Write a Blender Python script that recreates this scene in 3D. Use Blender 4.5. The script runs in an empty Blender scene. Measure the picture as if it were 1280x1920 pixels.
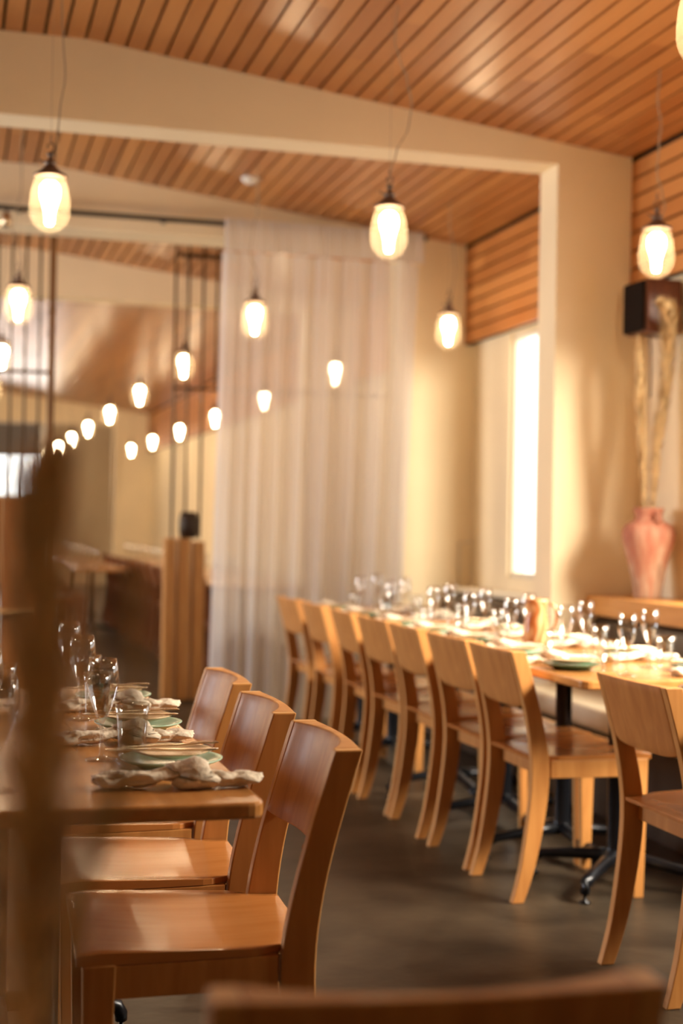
import bpy, bmesh, math, random
from mathutils import Vector, Matrix
random.seed(7)
S = bpy.context.scene
COL = S.collection
R = math.radians

# ---------------------------------------------------------------- camera
cd = bpy.data.cameras.new('camera'); cam = bpy.data.objects.new('camera', cd); COL.objects.link(cam)
cd.sensor_fit = 'HORIZONTAL'; cd.sensor_width = 24.0; cd.lens = 50.0
cd.clip_start = 0.05; cd.clip_end = 200
cam.matrix_world = Matrix.Translation((0, 0, 1.2)) @ Matrix.Rotation(R(-15.3), 4, 'Z') @ Matrix.Rotation(R(90.52), 4, 'X') @ Matrix.Rotation(R(1.0), 4, 'Z')
cd.dof.use_dof = True; cd.dof.focus_distance = 3.0; cd.dof.aperture_fstop = 2.1
S.camera = cam
# ---------------------------------------------------------------- colour management
S.view_settings.view_transform = 'Standard'; S.view_settings.look = 'None'
S.view_settings.gamma = 1.0; S.view_settings.use_curve_mapping = False
S.view_settings.exposure = -0.08
# ---------------------------------------------------------------- world (bright overcast daylight outside)
w = bpy.data.worlds.new('sky'); S.world = w; w.use_nodes = True
w.node_tree.nodes['Background'].inputs[0].default_value = (1.0, 0.97, 0.92, 1)
w.node_tree.nodes['Background'].inputs[1].default_value = 3.2
# ---------------------------------------------------------------- daylight entering by the windows, with added warm fills for the far room
def area(name, loc, rot, sx, sy, power, col=(1, .93, .82), spread=180):
    l = bpy.data.lights.new(name, 'AREA'); l.shape = 'RECTANGLE'; l.size = sx; l.size_y = sy
    l.energy = power; l.color = col; l.spread = R(spread)
    o = bpy.data.objects.new(name, l); COL.objects.link(o); o.location = loc; o.rotation_euler = rot
    return o
_d = (Vector((1.9, 5.1, .75)) - Vector((4.7, 2.7, 2.95))).to_track_quat('-Z', 'Y').to_euler()
area('daylight_right_windows', (4.7, 2.7, 2.95), _d, 3.0, 1.3, 900, (1, .86, .66), 130)
area('daylight_left_window', (-3.95, 7.4, 1.6), (R(82), 0, R(-90)), 1.7, 1.4, 230, (.90, .93, 1))
area('far_room_fill', (-3.95, 10.6, 1.7), (R(90), 0, R(-90)), 2.6, 1.6, 190, (1, .80, .56))  # added warm area light, brightens the room beyond the opening
area('daylight_far_window', (1.0, 27.4, 2.3), (R(90), 0, R(180)), 1.2, 1.3, 60, (1, .90, .80))
area('far_room_fill_deep', (-3.95, 17.5, 1.7), (R(90), 0, R(-90)), 5.0, 1.6, 420, (1, .74, .44))  # added warm area light to lift the far room's right wall
BULB = ((1.0, .74, .44), 72)       # colour and strength of the glowing bulbs

# ================================================================ materials
def nmat(name):
    m = bpy.data.materials.new(name); m.use_nodes = True
    nt = m.node_tree; b = nt.nodes['Principled BSDF']
    return m, nt, b
def plain(name, col, rough=.5, metal=0, spec=.5, noise=0, nscale=8, bump=0, bscale=60):
    m, nt, b = nmat(name)
    b.inputs['Base Color'].default_value = (*col, 1); b.inputs['Roughness'].default_value = rough
    b.inputs['Metallic'].default_value = metal; b.inputs['Specular IOR Level'].default_value = spec
    tc = nt.nodes.new('ShaderNodeTexCoord')
    if noise:
        n = nt.nodes.new('ShaderNodeTexNoise'); n.inputs['Scale'].default_value = nscale; n.inputs['Detail'].default_value = 6
        nt.links.new(tc.outputs['Object'], n.inputs['Vector'])
        r = nt.nodes.new('ShaderNodeValToRGB')
        r.color_ramp.elements[0].position = .3; r.color_ramp.elements[1].position = .7
        r.color_ramp.elements[0].color = (*[c * (1 - noise) for c in col], 1)
        r.color_ramp.elements[1].color = (*[min(1, c * (1 + noise)) for c in col], 1)
        nt.links.new(n.outputs['Fac'], r.inputs['Fac']); nt.links.new(r.outputs['Color'], b.inputs['Base Color'])
    if bump:
        n2 = nt.nodes.new('ShaderNodeTexNoise'); n2.inputs['Scale'].default_value = bscale
        nt.links.new(tc.outputs['Object'], n2.inputs['Vector'])
        bp = nt.nodes.new('ShaderNodeBump'); bp.inputs['Strength'].default_value = bump; bp.inputs['Distance'].default_value = .01
        nt.links.new(n2.outputs['Fac'], bp.inputs['Height']); nt.links.new(bp.outputs['Normal'], b.inputs['Normal'])
    return m
def wood(name, c1, c2, rough=.35, scale=(14, 14, 1.2), coat=0):
    """streaky grain stretched along one object axis"""
    m, nt, b = nmat(name)
    tc = nt.nodes.new('ShaderNodeTexCoord'); mp = nt.nodes.new('ShaderNodeMapping')
    mp.inputs['Scale'].default_value = scale
    n = nt.nodes.new('ShaderNodeTexNoise'); n.inputs['Scale'].default_value = 3; n.inputs['Detail'].default_value = 7; n.inputs['Distortion'].default_value = .6
    r = nt.nodes.new('ShaderNodeValToRGB'); r.color_ramp.elements[0].position = .32; r.color_ramp.elements[1].position = .7
    r.color_ramp.elements[0].color = (*c1, 1); r.color_ramp.elements[1].color = (*c2, 1)
    nt.links.new(tc.outputs['Object'], mp.inputs[0]); nt.links.new(mp.outputs[0], n.inputs['Vector'])
    nt.links.new(n.outputs['Fac'], r.inputs['Fac']); nt.links.new(r.outputs['Color'], b.inputs['Base Color'])
    b.inputs['Roughness'].default_value = rough; b.inputs['Specular IOR Level'].default_value = .5 if coat > .2 else .3; b.inputs['Coat Weight'].default_value = coat; b.inputs['Coat Roughness'].default_value = .15
    return m
def plank_wood(name, axis, c1, c2, pitch, rough):
    """boards running along Y; each board length has its own tone"""
    m, nt, b = nmat(name); N = nt.nodes.new; L = nt.links.new
    tc = N('ShaderNodeTexCoord'); sp = N('ShaderNodeSeparateXYZ'); L(tc.outputs['Object'], sp.inputs[0])
    def mth(op, a, v):
        q = N('ShaderNodeMath'); q.operation = op; L(a, q.inputs[0]); 
        if isinstance(v, (int, float)): q.inputs[1].default_value = v
        elif v is not None: L(v, q.inputs[1])
        return q.outputs[0]
    idx = mth('FLOOR', mth('DIVIDE', mth('ADD', sp.outputs[axis], 3.6 if axis == 'X' else -2.38), pitch), None)
    wn = N('ShaderNodeTexWhiteNoise'); wn.noise_dimensions = '1D'; L(idx, wn.inputs['W'])
    seg = mth('FLOOR', mth('ADD', mth('DIVIDE', sp.outputs['Y'], 1.9), mth('MULTIPLY', wn.outputs['Value'], 3.0)), None)
    cb = N('ShaderNodeCombineXYZ'); L(idx, cb.inputs[0]); L(seg, cb.inputs[1])
    w2 = N('ShaderNodeTexWhiteNoise'); w2.noise_dimensions = '2D'; L(cb.outputs[0], w2.inputs['Vector'])
    mp = N('ShaderNodeMapping'); mp.inputs['Scale'].default_value = (30, 1.5, 30); L(tc.outputs['Object'], mp.inputs[0])
    n = N('ShaderNodeTexNoise'); n.inputs['Scale'].default_value = 1.6; n.inputs['Detail'].default_value = 6; L(mp.outputs[0], n.inputs['Vector'])
    f = mth('ADD', mth('MULTIPLY', w2.outputs['Value'], .62), mth('MULTIPLY', n.outputs['Fac'], .5))
    r = N('ShaderNodeValToRGB'); r.color_ramp.elements[0].position = .15; r.color_ramp.elements[1].position = .95
    r.color_ramp.elements[0].color = (*c1, 1); r.color_ramp.elements[1].color = (*c2, 1)
    L(f, r.inputs['Fac']); L(r.outputs['Color'], b.inputs['Base Color']); b.inputs['Roughness'].default_value = rough
    return m
def glass(name, tint=(.98, .98, .98), base=.07, edge=.68, rough=.02):
    """thin clear glass: see-through in the middle, reflective towards the rim"""
    m = bpy.data.materials.new(name); m.use_nodes = True; nt = m.node_tree; nt.nodes.clear(); N = nt.nodes.new; L = nt.links.new
    out = N('ShaderNodeOutputMaterial'); mx = N('ShaderNodeMixShader'); tr = N('ShaderNodeBsdfTransparent'); gl = N('ShaderNodeBsdfGlossy')
    tr.inputs[0].default_value = (*tint, 1); gl.inputs['Roughness'].default_value = rough
    lw = N('ShaderNodeLayerWeight'); lw.inputs[0].default_value = .22
    mr = N('ShaderNodeMapRange'); mr.inputs[3].default_value = base; mr.inputs[4].default_value = edge
    L(lw.outputs['Facing'], mr.inputs[0]); L(mr.outputs[0], mx.inputs[0]); L(tr.outputs[0], mx.inputs[1]); L(gl.outputs[0], mx.inputs[2]); L(mx.outputs[0], out.inputs[0])
    return m
def veil(name, col, see, trans=.5, rough=None, stripes=None):
    """thin cloth or frosted shell: part see-through, part diffuse, part light passing on"""
    m = bpy.data.materials.new(name); m.use_nodes = True; nt = m.node_tree; nt.nodes.clear(); N = nt.nodes.new; L = nt.links.new
    out = N('ShaderNodeOutputMaterial'); mx = N('ShaderNodeMixShader'); m2 = N('ShaderNodeMixShader')
    tr = N('ShaderNodeBsdfTransparent'); df = N('ShaderNodeBsdfDiffuse'); tl = N('ShaderNodeBsdfTranslucent')
    df.inputs[0].default_value = (*col, 1); tl.inputs[0].default_value = (*col, 1)
    m2.inputs[0].default_value = trans; mx.inputs[0].default_value = 1 - see
    L(df.outputs[0], m2.inputs[1]); L(tl.outputs[0], m2.inputs[2]); L(tr.outputs[0], mx.inputs[1])
    if rough is not None:
        gl = N('ShaderNodeBsdfGlossy'); gl.inputs['Roughness'].default_value = rough; m3 = N('ShaderNodeMixShader'); m3.inputs[0].default_value = .1
        L(m2.outputs[0], m3.inputs[1]); L(gl.outputs[0], m3.inputs[2]); L(m3.outputs[0], mx.inputs[2])
    else: L(m2.outputs[0], mx.inputs[2])
    L(mx.outputs[0], out.inputs[0]); return m
def emit(name, col, s):
    m = bpy.data.materials.new(name); m.use_nodes = True; nt = m.node_tree; nt.nodes.clear()
    e = nt.nodes.new('ShaderNodeEmission'); o = nt.nodes.new('ShaderNodeOutputMaterial'); e.inputs[0].default_value = (*col, 1); e.inputs[1].default_value = s
    nt.links.new(e.outputs[0], o.inputs[0]); return m

M = {}
M['plaster'] = plain('plaster', (.84, .70, .48), .75, noise=.05, nscale=1.5, bump=.08, bscale=40)
M['ceilwood'] = plank_wood('ceiling_boards', 'X', (.36, .125, .030), (.56, .245, .072), .088, .3)
M['sidewood'] = plank_wood('side_boards', 'Z', (.44, .15, .03), (.62, .26, .07), .088, .4)
M['void'] = plain('gap_shade', (.004, .002, .001), .9)  # shade between the boards put into a near-black colour
M['floor'] = plain('concrete_floor', (.040, .029, .019), .40, spec=.3, noise=.6, nscale=3.5, bump=.2, bscale=14)
M['chair'] = wood('chair_birch', (.47, .19, .050), (.61, .28, .082), .48, (9, 9, 1.0), .03)
M['chair_edge'] = wood('chair_ply_edge', (.56, .27, .085), (.68, .35, .12), .42, (9, 9, 1.0), 0)
M['seatwood'] = wood('chair_seat_veneer', (.46, .17, .042), (.54, .215, .062), .24, (1.2, 10, 10), .4)
M['tablewood'] = wood('table_wood', (.46, .19, .05), (.62, .28, .085), .25, (10, 1.0, 10), .35)
M['railwood'] = wood('rail_wood', (.52, .23, .06), (.62, .30, .09), .35, (10, 1.0, 10))
M['darkwood'] = wood('dark_walnut', (.075, .020, .007), (.13, .038, .014), .35, (12, 12, 2))
M['dividerwood'] = wood('divider_wood', (.58, .28, .10), (.78, .46, .19), .4, (12, 12, .8))
M['postwood'] = wood('dark_post_wood', (.13, .055, .018), (.22, .095, .03), .4)
M['panelwood'] = wood('reddish_panel_wood', (.26, .085, .02), (.38, .14, .038), .4)
M['iron'] = plain('black_iron', (.012, .013, .018), .28, .6)
M['rod'] = plain('bronze_rod', (.09, .05, .025), .4, .7)
M['cap'] = plain('aged_metal', (.19, .13, .095), .55, .4, noise=.3, nscale=40)
M['cord'] = plain('fabric_cord', (.42, .33, .22), .8)
M['cord_dark'] = plain('cord_dark', (.10, .07, .05), .7)
M['shade'] = veil('frosted_lamp_glass', (.92, .82, .62), .965, .6, .08)
M['bulb'] = emit('glowing_bulb', *BULB)
M['leather'] = plain('brown_leather', (.060, .032, .016), .42, noise=.25, nscale=5, bump=.15, bscale=30)
M['cushion'] = plain('cream_cushion', (.80, .70, .52), .7, noise=.06, nscale=4, bump=.1, bscale=30)
M['plinth'] = plain('dark_plinth', (.045, .025, .014), .6)
mj, nt, b = nmat('terracotta_jar'); N = nt.nodes.new; L = nt.links.new
tc = N('ShaderNodeTexCoord'); mp = N('ShaderNodeMapping'); mp.inputs['Scale'].default_value = (16, 16, 2.2); L(tc.outputs['Object'], mp.inputs[0])
n1 = N('ShaderNodeTexNoise'); n1.inputs['Scale'].default_value = 2.2; n1.inputs['Detail'].default_value = 7; L(mp.outputs[0], n1.inputs['Vector'])
sp = N('ShaderNodeSeparateXYZ'); L(tc.outputs['Object'], sp.inputs[0])
m1 = N('ShaderNodeMath'); m1.operation = 'MULTIPLY_ADD'; L(sp.outputs['Z'], m1.inputs[0]); m1.inputs[1].default_value = -.85; L(n1.outputs['Fac'], m1.inputs[2])
r1 = N('ShaderNodeValToRGB'); e = r1.color_ramp.elements; e[0].position = .14; e[0].color = (.40, .14, .085, 1); e[1].position = .62; e[1].color = (.26, .13, .08, 1)
q = r1.color_ramp.elements.new(.34); q.color = (.46, .22, .14, 1); q = r1.color_ramp.elements.new(.46); q.color = (.50, .34, .24, 1)
L(m1.outputs[0], r1.inputs['Fac']); L(r1.outputs['Color'], b.inputs['Base Color']); b.inputs['Roughness'].default_value = .75; M['jar'] = mj
M['grass'] = plain('dried_straw', (.66, .48, .25), .7, noise=.25, nscale=12)
M['grass_dark'] = plain('dried_frond_brown', (.78, .52, .25), .8, noise=.3, nscale=16)
M['grass_olive'] = plain('dried_frond_olive', (.56, .38, .15), .8, noise=.25, nscale=14)
M['mint'] = plain('mint_glaze', (.34, .55, .42), .18, noise=.06, nscale=10)
M['green'] = plain('green_glaze', (.08, .17, .10), .18, noise=.15, nscale=10)
M['cream'] = plain('cream_glaze', (.62, .44, .26), .22, noise=.12, nscale=12)
M['linen'] = plain('linen', (.74, .64, .52), .9, noise=.05, nscale=30, bump=.3, bscale=120)
M['steel'] = plain('cutlery_metal', (.72, .58, .40), .18, 1)
M['white'] = plain('white_plastic', (.75, .70, .62), .5)
M['glass'] = glass('clear_glass')
M['tumbler'] = glass('tumbler_glass', (.97, .98, .97), .09, .62)
M['pane'] = glass('window_glass', (.98, .99, .99), .03, .3)
M['frame'] = plain('window_frame_paint', (.68, .60, .48), .5)
M['curtain'] = veil('sheer_linen', (.86, .82, .80), .24, .38)
M['curtain_head'] = veil('sheer_linen_double', (.84, .80, .78), .10, .42)
M['speaker'] = plain('speaker_grille', (.012, .007, .005), .95, spec=.1, bump=.4, bscale=300)
M['pot'] = plain('dark_ceramic', (.035, .018, .012), .45)
# swirled amber jug
mj, nt, b = nmat('swirled_amber_glaze')
tc = nt.nodes.new('ShaderNodeTexCoord'); wv = nt.nodes.new('ShaderNodeTexWave'); wv.inputs['Scale'].default_value = 9; wv.inputs['Distortion'].default_value = 9; wv.inputs['Detail'].default_value = 1.5
rr = nt.nodes.new('ShaderNodeValToRGB'); rr.color_ramp.elements[0].color = (.36, .11, .03, 1); rr.color_ramp.elements[1].color = (.66, .40, .20, 1)
nt.links.new(tc.outputs['Object'], wv.inputs['Vector']); nt.links.new(wv.outputs['Fac'], rr.inputs['Fac']); nt.links.new(rr.outputs['Color'], b.inputs['Base Color']); b.inputs['Roughness'].default_value = .15
M['jug'] = mj

# ================================================================ mesh helpers
def BM(): return bmesh.new()
def box(bm, x0, x1, y0, y1, z0, z1, mi=0):
    vs = [bm.verts.new((x, y, z)) for z in (z0, z1) for y in (y0, y1) for x in (x0, x1)]
    for f in ((0, 2, 3, 1), (4, 5, 7, 6), (0, 1, 5, 4), (2, 6, 7, 3), (0, 4, 6, 2), (1, 3, 7, 5)):
        fc = bm.faces.new([vs[i] for i in f]); fc.material_index = mi
    return vs
def lathe(bm, prof, n=24, cx=0, cy=0, cz=0, mod=None, smooth=True):
    rings = []
    for (r, z) in prof:
        if r < 1e-5: rings.append([bm.verts.new((cx, cy, cz + z))])
        else:
            ring = []
            for i in range(n):
                a = 2 * math.pi * i / n; q = r * (mod(a, z) if mod else 1)
                ring.append(bm.verts.new((cx + q * math.cos(a), cy + q * math.sin(a), cz + z)))
            rings.append(ring)
    for a, b_ in zip(rings, rings[1:]):
        for i in range(n):
            j = (i + 1) % n
            if len(a) == 1 and len(b_) == 1: continue
            if len(a) == 1: f = bm.faces.new((a[0], b_[i], b_[j]))
            elif len(b_) == 1: f = bm.faces.new((a[i], a[j], b_[0]))
            else: f = bm.faces.new((a[i], a[j], b_[j], b_[i]))
            f.smooth = smooth
def tube(bm, pts, rad, n=8, flat=1.0, fold=None):
    pts = [Vector(p) for p in pts]; rings = []
    rads = rad if isinstance(rad, (list, tuple)) else [rad] * len(pts)
    for k, p in enumerate(pts):
        d = (pts[min(k + 1, len(pts) - 1)] - pts[max(k - 1, 0)]).normalized()
        up = Vector((0, 0, 1)) if abs(d.z) < .9 else Vector((1, 0, 0))
        s = d.cross(up).normalized(); t = s.cross(d).normalized()
        ring = []
        for i in range(n):
            a = 2 * math.pi * i / n; q = rads[k] * (fold(a, k) if fold else 1)
            ring.append(bm.verts.new(p + s * math.cos(a) * q + t * math.sin(a) * q * flat))
        rings.append(ring)
    for a, b_ in zip(rings, rings[1:]):
        for i in range(n):
            j = (i + 1) % n; f = bm.faces.new((a[i], a[j], b_[j], b_[i])); f.smooth = True
    for ring in (rings[0], rings[-1]):
        try: bm.faces.new(ring)
        except ValueError: pass
def prism(bm, outline, axis, a0, a1, mi_cap=0, mi_side=0):
    """extrude a 2-D outline; axis 'y' -> outline is (x,z); axis 'z' -> (x,y)"""
    def P(p, a): return (p[0], a, p[1]) if axis == 'y' else (p[0], p[1], a)
    A = [bm.verts.new(P(p, a0)) for p in outline]; B = [bm.verts.new(P(p, a1)) for p in outline]
    f = bm.faces.new(A); f.material_index = mi_cap; f = bm.faces.new(B[::-1]); f.material_index = mi_cap
    n = len(outline)
    for i in range(n):
        j = (i + 1) % n; f = bm.faces.new((A[i], B[i], B[j], A[j])); f.material_index = mi_side
def grid(bm, fn, nu, nv, smooth=True, mi=None):
    V = [[bm.verts.new(fn(i / nu, j / nv)) for j in range(nv + 1)] for i in range(nu + 1)]
    for i in range(nu):
        for j in range(nv):
            f = bm.faces.new((V[i][j], V[i + 1][j], V[i + 1][j + 1], V[i][j + 1])); f.smooth = smooth
            if mi: f.material_index = mi((i + .5) / nu, (j + .5) / nv)
    return V
def shell(bm, top, bot, nu, nv):
    A = grid(bm, top, nu, nv); B = grid(bm, bot, nu, nv)
    def edge(p):
        for (i, j), (k, l) in zip(p, p[1:]): bm.faces.new((A[i][j], A[k][l], B[k][l], B[i][j]))
    edge([(i, 0) for i in range(nu + 1)]); edge([(i, nv) for i in range(nu + 1)])
    edge([(0, j) for j in range(nv + 1)]); edge([(nu, j) for j in range(nv + 1)])
def obj(name, bm, mats, parent=None, loc=None, bevel=0, rot=None, segs=2):
    bmesh.ops.recalc_face_normals(bm, faces=bm.faces)
    me = bpy.data.meshes.new(name); bm.to_mesh(me); bm.free()
    for m in (mats if isinstance(mats, (list, tuple)) else [mats]): me.materials.append(m)
    o = bpy.data.objects.new(name, me); COL.objects.link(o)
    if parent: o.parent = parent
    if loc: o.location = loc
    if rot: o.rotation_euler = rot
    if bevel:
        md = o.modifiers.new('bevel', 'BEVEL'); md.width = bevel; md.segments = segs; md.limit_method = 'ANGLE'; md.angle_limit = R(40)
    return o
def tag(o, label, cat, group=None, kind=None):
    o['label'] = label; o['category'] = cat
    if group: o['group'] = group
    if kind: o['kind'] = kind
    return o
def thing(name, label, cat, loc=(0, 0, 0), rz=0, group=None):
    o = bpy.data.objects.new(name, None); o.empty_display_size = .1; COL.objects.link(o)
    o.location = loc; o.rotation_euler = (0, 0, rz); return tag(o, label, cat, group)
def kids(o): return [c for c in bpy.data.objects if c.parent == o]
def dup(o, loc=None, rz=None, label=None, group=None, parent=None, tree=None):
    c = o.copy(); COL.objects.link(c); c.parent = parent
    for k in TREE.get(o.name, []): 
        kc = dup(k, parent=c)
        TREE.setdefault(c.name, []).append(kc)
    if loc is not None: c.location = loc
    if rz is not None: c.rotation_euler = (0, 0, rz)
    if label: c['label'] = label
    if group: c['group'] = group
    return c
TREE = {}
def reg(root):
    ch = kids(root)
    TREE[root.name] = ch
    for c in ch: reg(c)
    return root
def struct(name, bm, m, bevel=0):
    o = obj(name, bm, m, bevel=bevel); o['kind'] = 'structure'; return o

# ================================================================ room shell
XL, XR, XS = -3.7, 3.23, 3.16          # left wall, right wall, face of the boarded bulkhead
YF, YB = -2.6, 27.0
def H(x):                               # underside of the boarded ceiling
    if x > .54: return 3.31 - .1145 * (x - .54)
    if x < -1.2: return 3.31 + .1145 * (x + 1.2)
    return 3.31
bm = BM(); box(bm, XL - .3, XR + .3, YF - .3, YB + .3, -.1, 0); struct('floor', bm, M['floor'])
bm = BM(); p = .088; x = XL
while x < XS - .001:
    a, c = x + .0065, min(x + p - .0065, XS)
    vs = [bm.verts.new((q, y, H(q) + dz)) for y in (YF, YB) for q in (a, c) for dz in (0, .028)]
    for f in ((0, 1, 3, 2), (4, 6, 7, 5), (0, 2, 6, 4), (1, 5, 7, 3), (0, 4, 5, 1), (2, 3, 7, 6)): bm.faces.new([vs[i] for i in f])
    x += p
for (a, c) in ((XL, -1.2), (-1.2, .54), (.54, XR)):      # backing coloured near-black for the shade in the gaps
    vs = [bm.verts.new((q, y, H(q) + dz)) for y in (YF, YB) for q in (a, c) for dz in (.034, .06)]
    for f in ((0, 1, 3, 2), (4, 6, 7, 5), (0, 2, 6, 4), (1, 5, 7, 3), (0, 4, 5, 1), (2, 3, 7, 6)): bm.faces.new([vs[i] for i in f]).material_index = 1
struct('ceiling', bm, [M['ceilwood'], M['void']])
# boarded bulkhead along the right wall
bm = BM(); z = 2.38; k = 0
for k in range(8):
    z0 = 2.38 + k * .088; z1 = min(z0 + .078, 3.005)
    if z1 - z0 < .01: break
    box(bm, XS, XS + .02, YF, YB, z0 + (.0 if k == 0 else .003), z1)
box(bm, XS + .03, XR, YF, YB, 2.385, 3.02, 1)
struct('trim_1', bm, [M['sidewood'], M['void']])
def wall_with_holes(name, axis, pos, thick, a0, a1, z0, z1, holes, mat):
    """axis 'x': wall at x=pos running in y; axis 'y': wall at y=pos running in x"""
    bm = BM(); cuts = sorted(set([a0, a1] + [h[0] for h in holes] + [h[1] for h in holes]))
    for s, e in zip(cuts, cuts[1:]):
        hs = [h for h in holes if h[0] <= s + 1e-6 and h[1] >= e - 1e-6]
        spans = [(z0, z1)] if not hs else [(z0, hs[0][2]), (hs[0][3], z1)]
        for (q0, q1) in spans:
            if q1 - q0 < 1e-4: continue
            if axis == 'x': box(bm, pos, pos + thick, s, e, q0, q1)
            else: box(bm, s, e, pos, pos + thick, q0, q1)
    bmesh.ops.remove_doubles(bm, verts=bm.verts, dist=1e-5)
    return struct(name, bm, mat)
RW = [(2.15, 3.2, .95, 2.34), (3.3, 4.35, .95, 2.34), (4.45, 5.5, .95, 2.34), (7.36, 8.0, .9, 2.37)]
wall_with_holes('wall_right', 'x', XR, .10, YF, YB, 0, 3.4, RW, M['plaster'])
LW = [(6.7, 8.2, .9, 2.5), (9.3, 10.5, .9, 2.5), (10.8, 12.0, .9, 2.5), (15.0, 17.3, .9, 2.5), (17.7, 20.0, .9, 2.5)]  # deepest openings added to let the far-room fill through
wall_with_holes('wall_left', 'x', XL - .2, .2, YF, YB, 0, 3.4, LW, M['plaster'])
FW = []
wall_with_holes('wall_front', 'y', YF - .2, .2, XL, XR, 0, 3.4, FW, M['plaster'])
BW = [(.42, 1.62, 1.62, 2.97)]
wall_with_holes('wall_back', 'y', YB, .2, XL, XR, 0, 3.4, BW, M['plaster'])
def window(n, axis, pos, a0, a1, z0, z1, mull=()):
    bm = BM(); t = .035
    def bb(s, e, q0, q1, d0=0, d1=.05):
        if axis == 'x': box(bm, pos + d0, pos + d1, s, e, q0, q1)
        else: box(bm, s, e, pos + d0, pos + d1, q0, q1)
    bb(a0, a0 + t, z0, z1); bb(a1 - t, a1, z0, z1); bb(a0 + t, a1 - t, z0, z0 + t); bb(a0 + t, a1 - t, z1 - t, z1)
    for m_ in mull: bb(m_ - .02, m_ + .02, z0 + t, z1 - t)
    f = struct('window_%d' % n, bm, M['frame'])
    bm = BM(); bb(a0 + t, a1 - t, z0 + t, z1 - t, .02, .026); obj('pane', bm, M['pane'], f)
window(1, 'x', XR + .02, 7.36, 8.0, .9, 2.37)
for i, h in enumerate(RW[:3]): window(2 + i, 'x', XR + .03, *h)
for i, h in enumerate(LW): window(5 + i, 'x', XL - .14, *h)
for i, h in enumerate(FW): window(8 + i, 'y', YF - .14, *h)
window(10, 'y', YB + .05, *BW[0], mull=(1.02,))
bm = BM(); box(bm, .46, 1.58, YB - .03, YB - .01, 2.36, 2.98); tag(obj('roller_blind', bm, plain('grey_blind', (.30, .29, .30), .8)), 'grey blind half drawn over the far room window at the left', 'blind')
# cross beams with their piers
def beam(n, y0, y1, zb, pier=2.77):
    bm = BM()
    xs = [XL, -1.2, .54, XS + .0]
    out = [(XL, zb), (pier, zb), (pier, 0), (XS + .068, 0), (XS + .068, 2.37), (XS, 2.37)] if pier else [(XL, zb), (XS, zb)]
    out += [(XS, H(XS)), (.54, H(.54)), (-1.2, H(-1.2)), (XL, H(XL))]
    prism(bm, out, 'y', y0, y1); return struct('trim_%d' % n, bm, M['plaster'])
beam(2, 6.30, 6.51, 2.95)
beam(3, 8.62, 8.92, 2.95, 2.74)
beam(4, 11.3, 11.55, 2.95)
beam(5, 24.0, 24.3, 2.80, 2.60)
# curtain rail on the second beam
bm = BM(); box(bm, -2.2, 2.86, 8.50, 8.53, 3.005, 3.03)
r = obj('curtain_rail', bm, M['iron']); tag(r, 'thin black curtain rail running along the second cross beam', 'rail')
for bx in (-.6, .35, 1.2, 2.2):
    bm = BM(); box(bm, bx - .012, bx + .012, 8.53, 8.62, 3.01, 3.025); obj('bracket', bm, M['iron'], r)
# sheer curtain
def cur(u, v, z0, z1, amp0, amp1, nf, dy=0):
    z = z1 + (z0 - z1) * v; t = (2.99 - z) / 2.97
    xl = 1.545 - .05 * t; xr = 2.81 - .11 * t
    uu = u
    x = xl + (xr - xl) * uu
    FP = [-.05, .02, .09, .165, .24, .36, .47, .605, .757, .88, 1.02]
    if nf < 30:
        i_ = max(q for q in range(len(FP) - 1) if FP[q] <= u); ph = 2 * math.pi * (i_ + (u - FP[i_]) / (FP[i_ + 1] - FP[i_])) + math.pi
    else: ph = 2 * math.pi * nf * (u + .012 * math.sin(u * 23))
    a = amp0 + (amp1 - amp0) * v
    y = 8.47 + dy - .03 * v + a * math.sin(ph) + .25 * a * math.sin(ph * 3 + 1.5 * t) + .15 * a * math.sin(ph * .37 + 2)
    return (x + .25 * a * math.cos(ph), y - .06 * t, z)
bm = BM(); grid(bm, lambda u, v: cur(u, v, .02, 2.84,   .030, .062, 19), 420, 24)
c = obj('curtain', bm, M['curtain']); tag(c, 'pale grey sheer full-height curtain hanging in soft folds before the rear opening', 'curtain')
bm = BM(); grid(bm, lambda u, v: cur(u, v, 2.835, 3.035, .012, .014, 40, -.035), 420, 4); obj('heading', bm, M['curtain_head'], c)
# smoke detector on the second ceiling bay
bm = BM(); hz = H(1.616); lathe(bm, [(0, -.035), (.03, -.034), (.045, -.02), (.055, -.005), (.055, 0), (0, .0)], 28, 1.616, 8.02, hz)
tag(obj('smoke_detector', bm, M['white']), 'round white smoke detector on the boarded ceiling beyond the first beam', 'smoke detector')
bm = BM(); tube(bm, [(3.14, 8.6, .82), (3.14, 8.6, 1.10)], .006); tube(bm, [(3.14, 8.6, 1.10), (3.215, 8.55, 1.105)], .006)
tag(obj('wall_conduit', bm, M['frame']), 'thin pale conduit bent into the far corner of the dining room', 'pipe')

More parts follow.
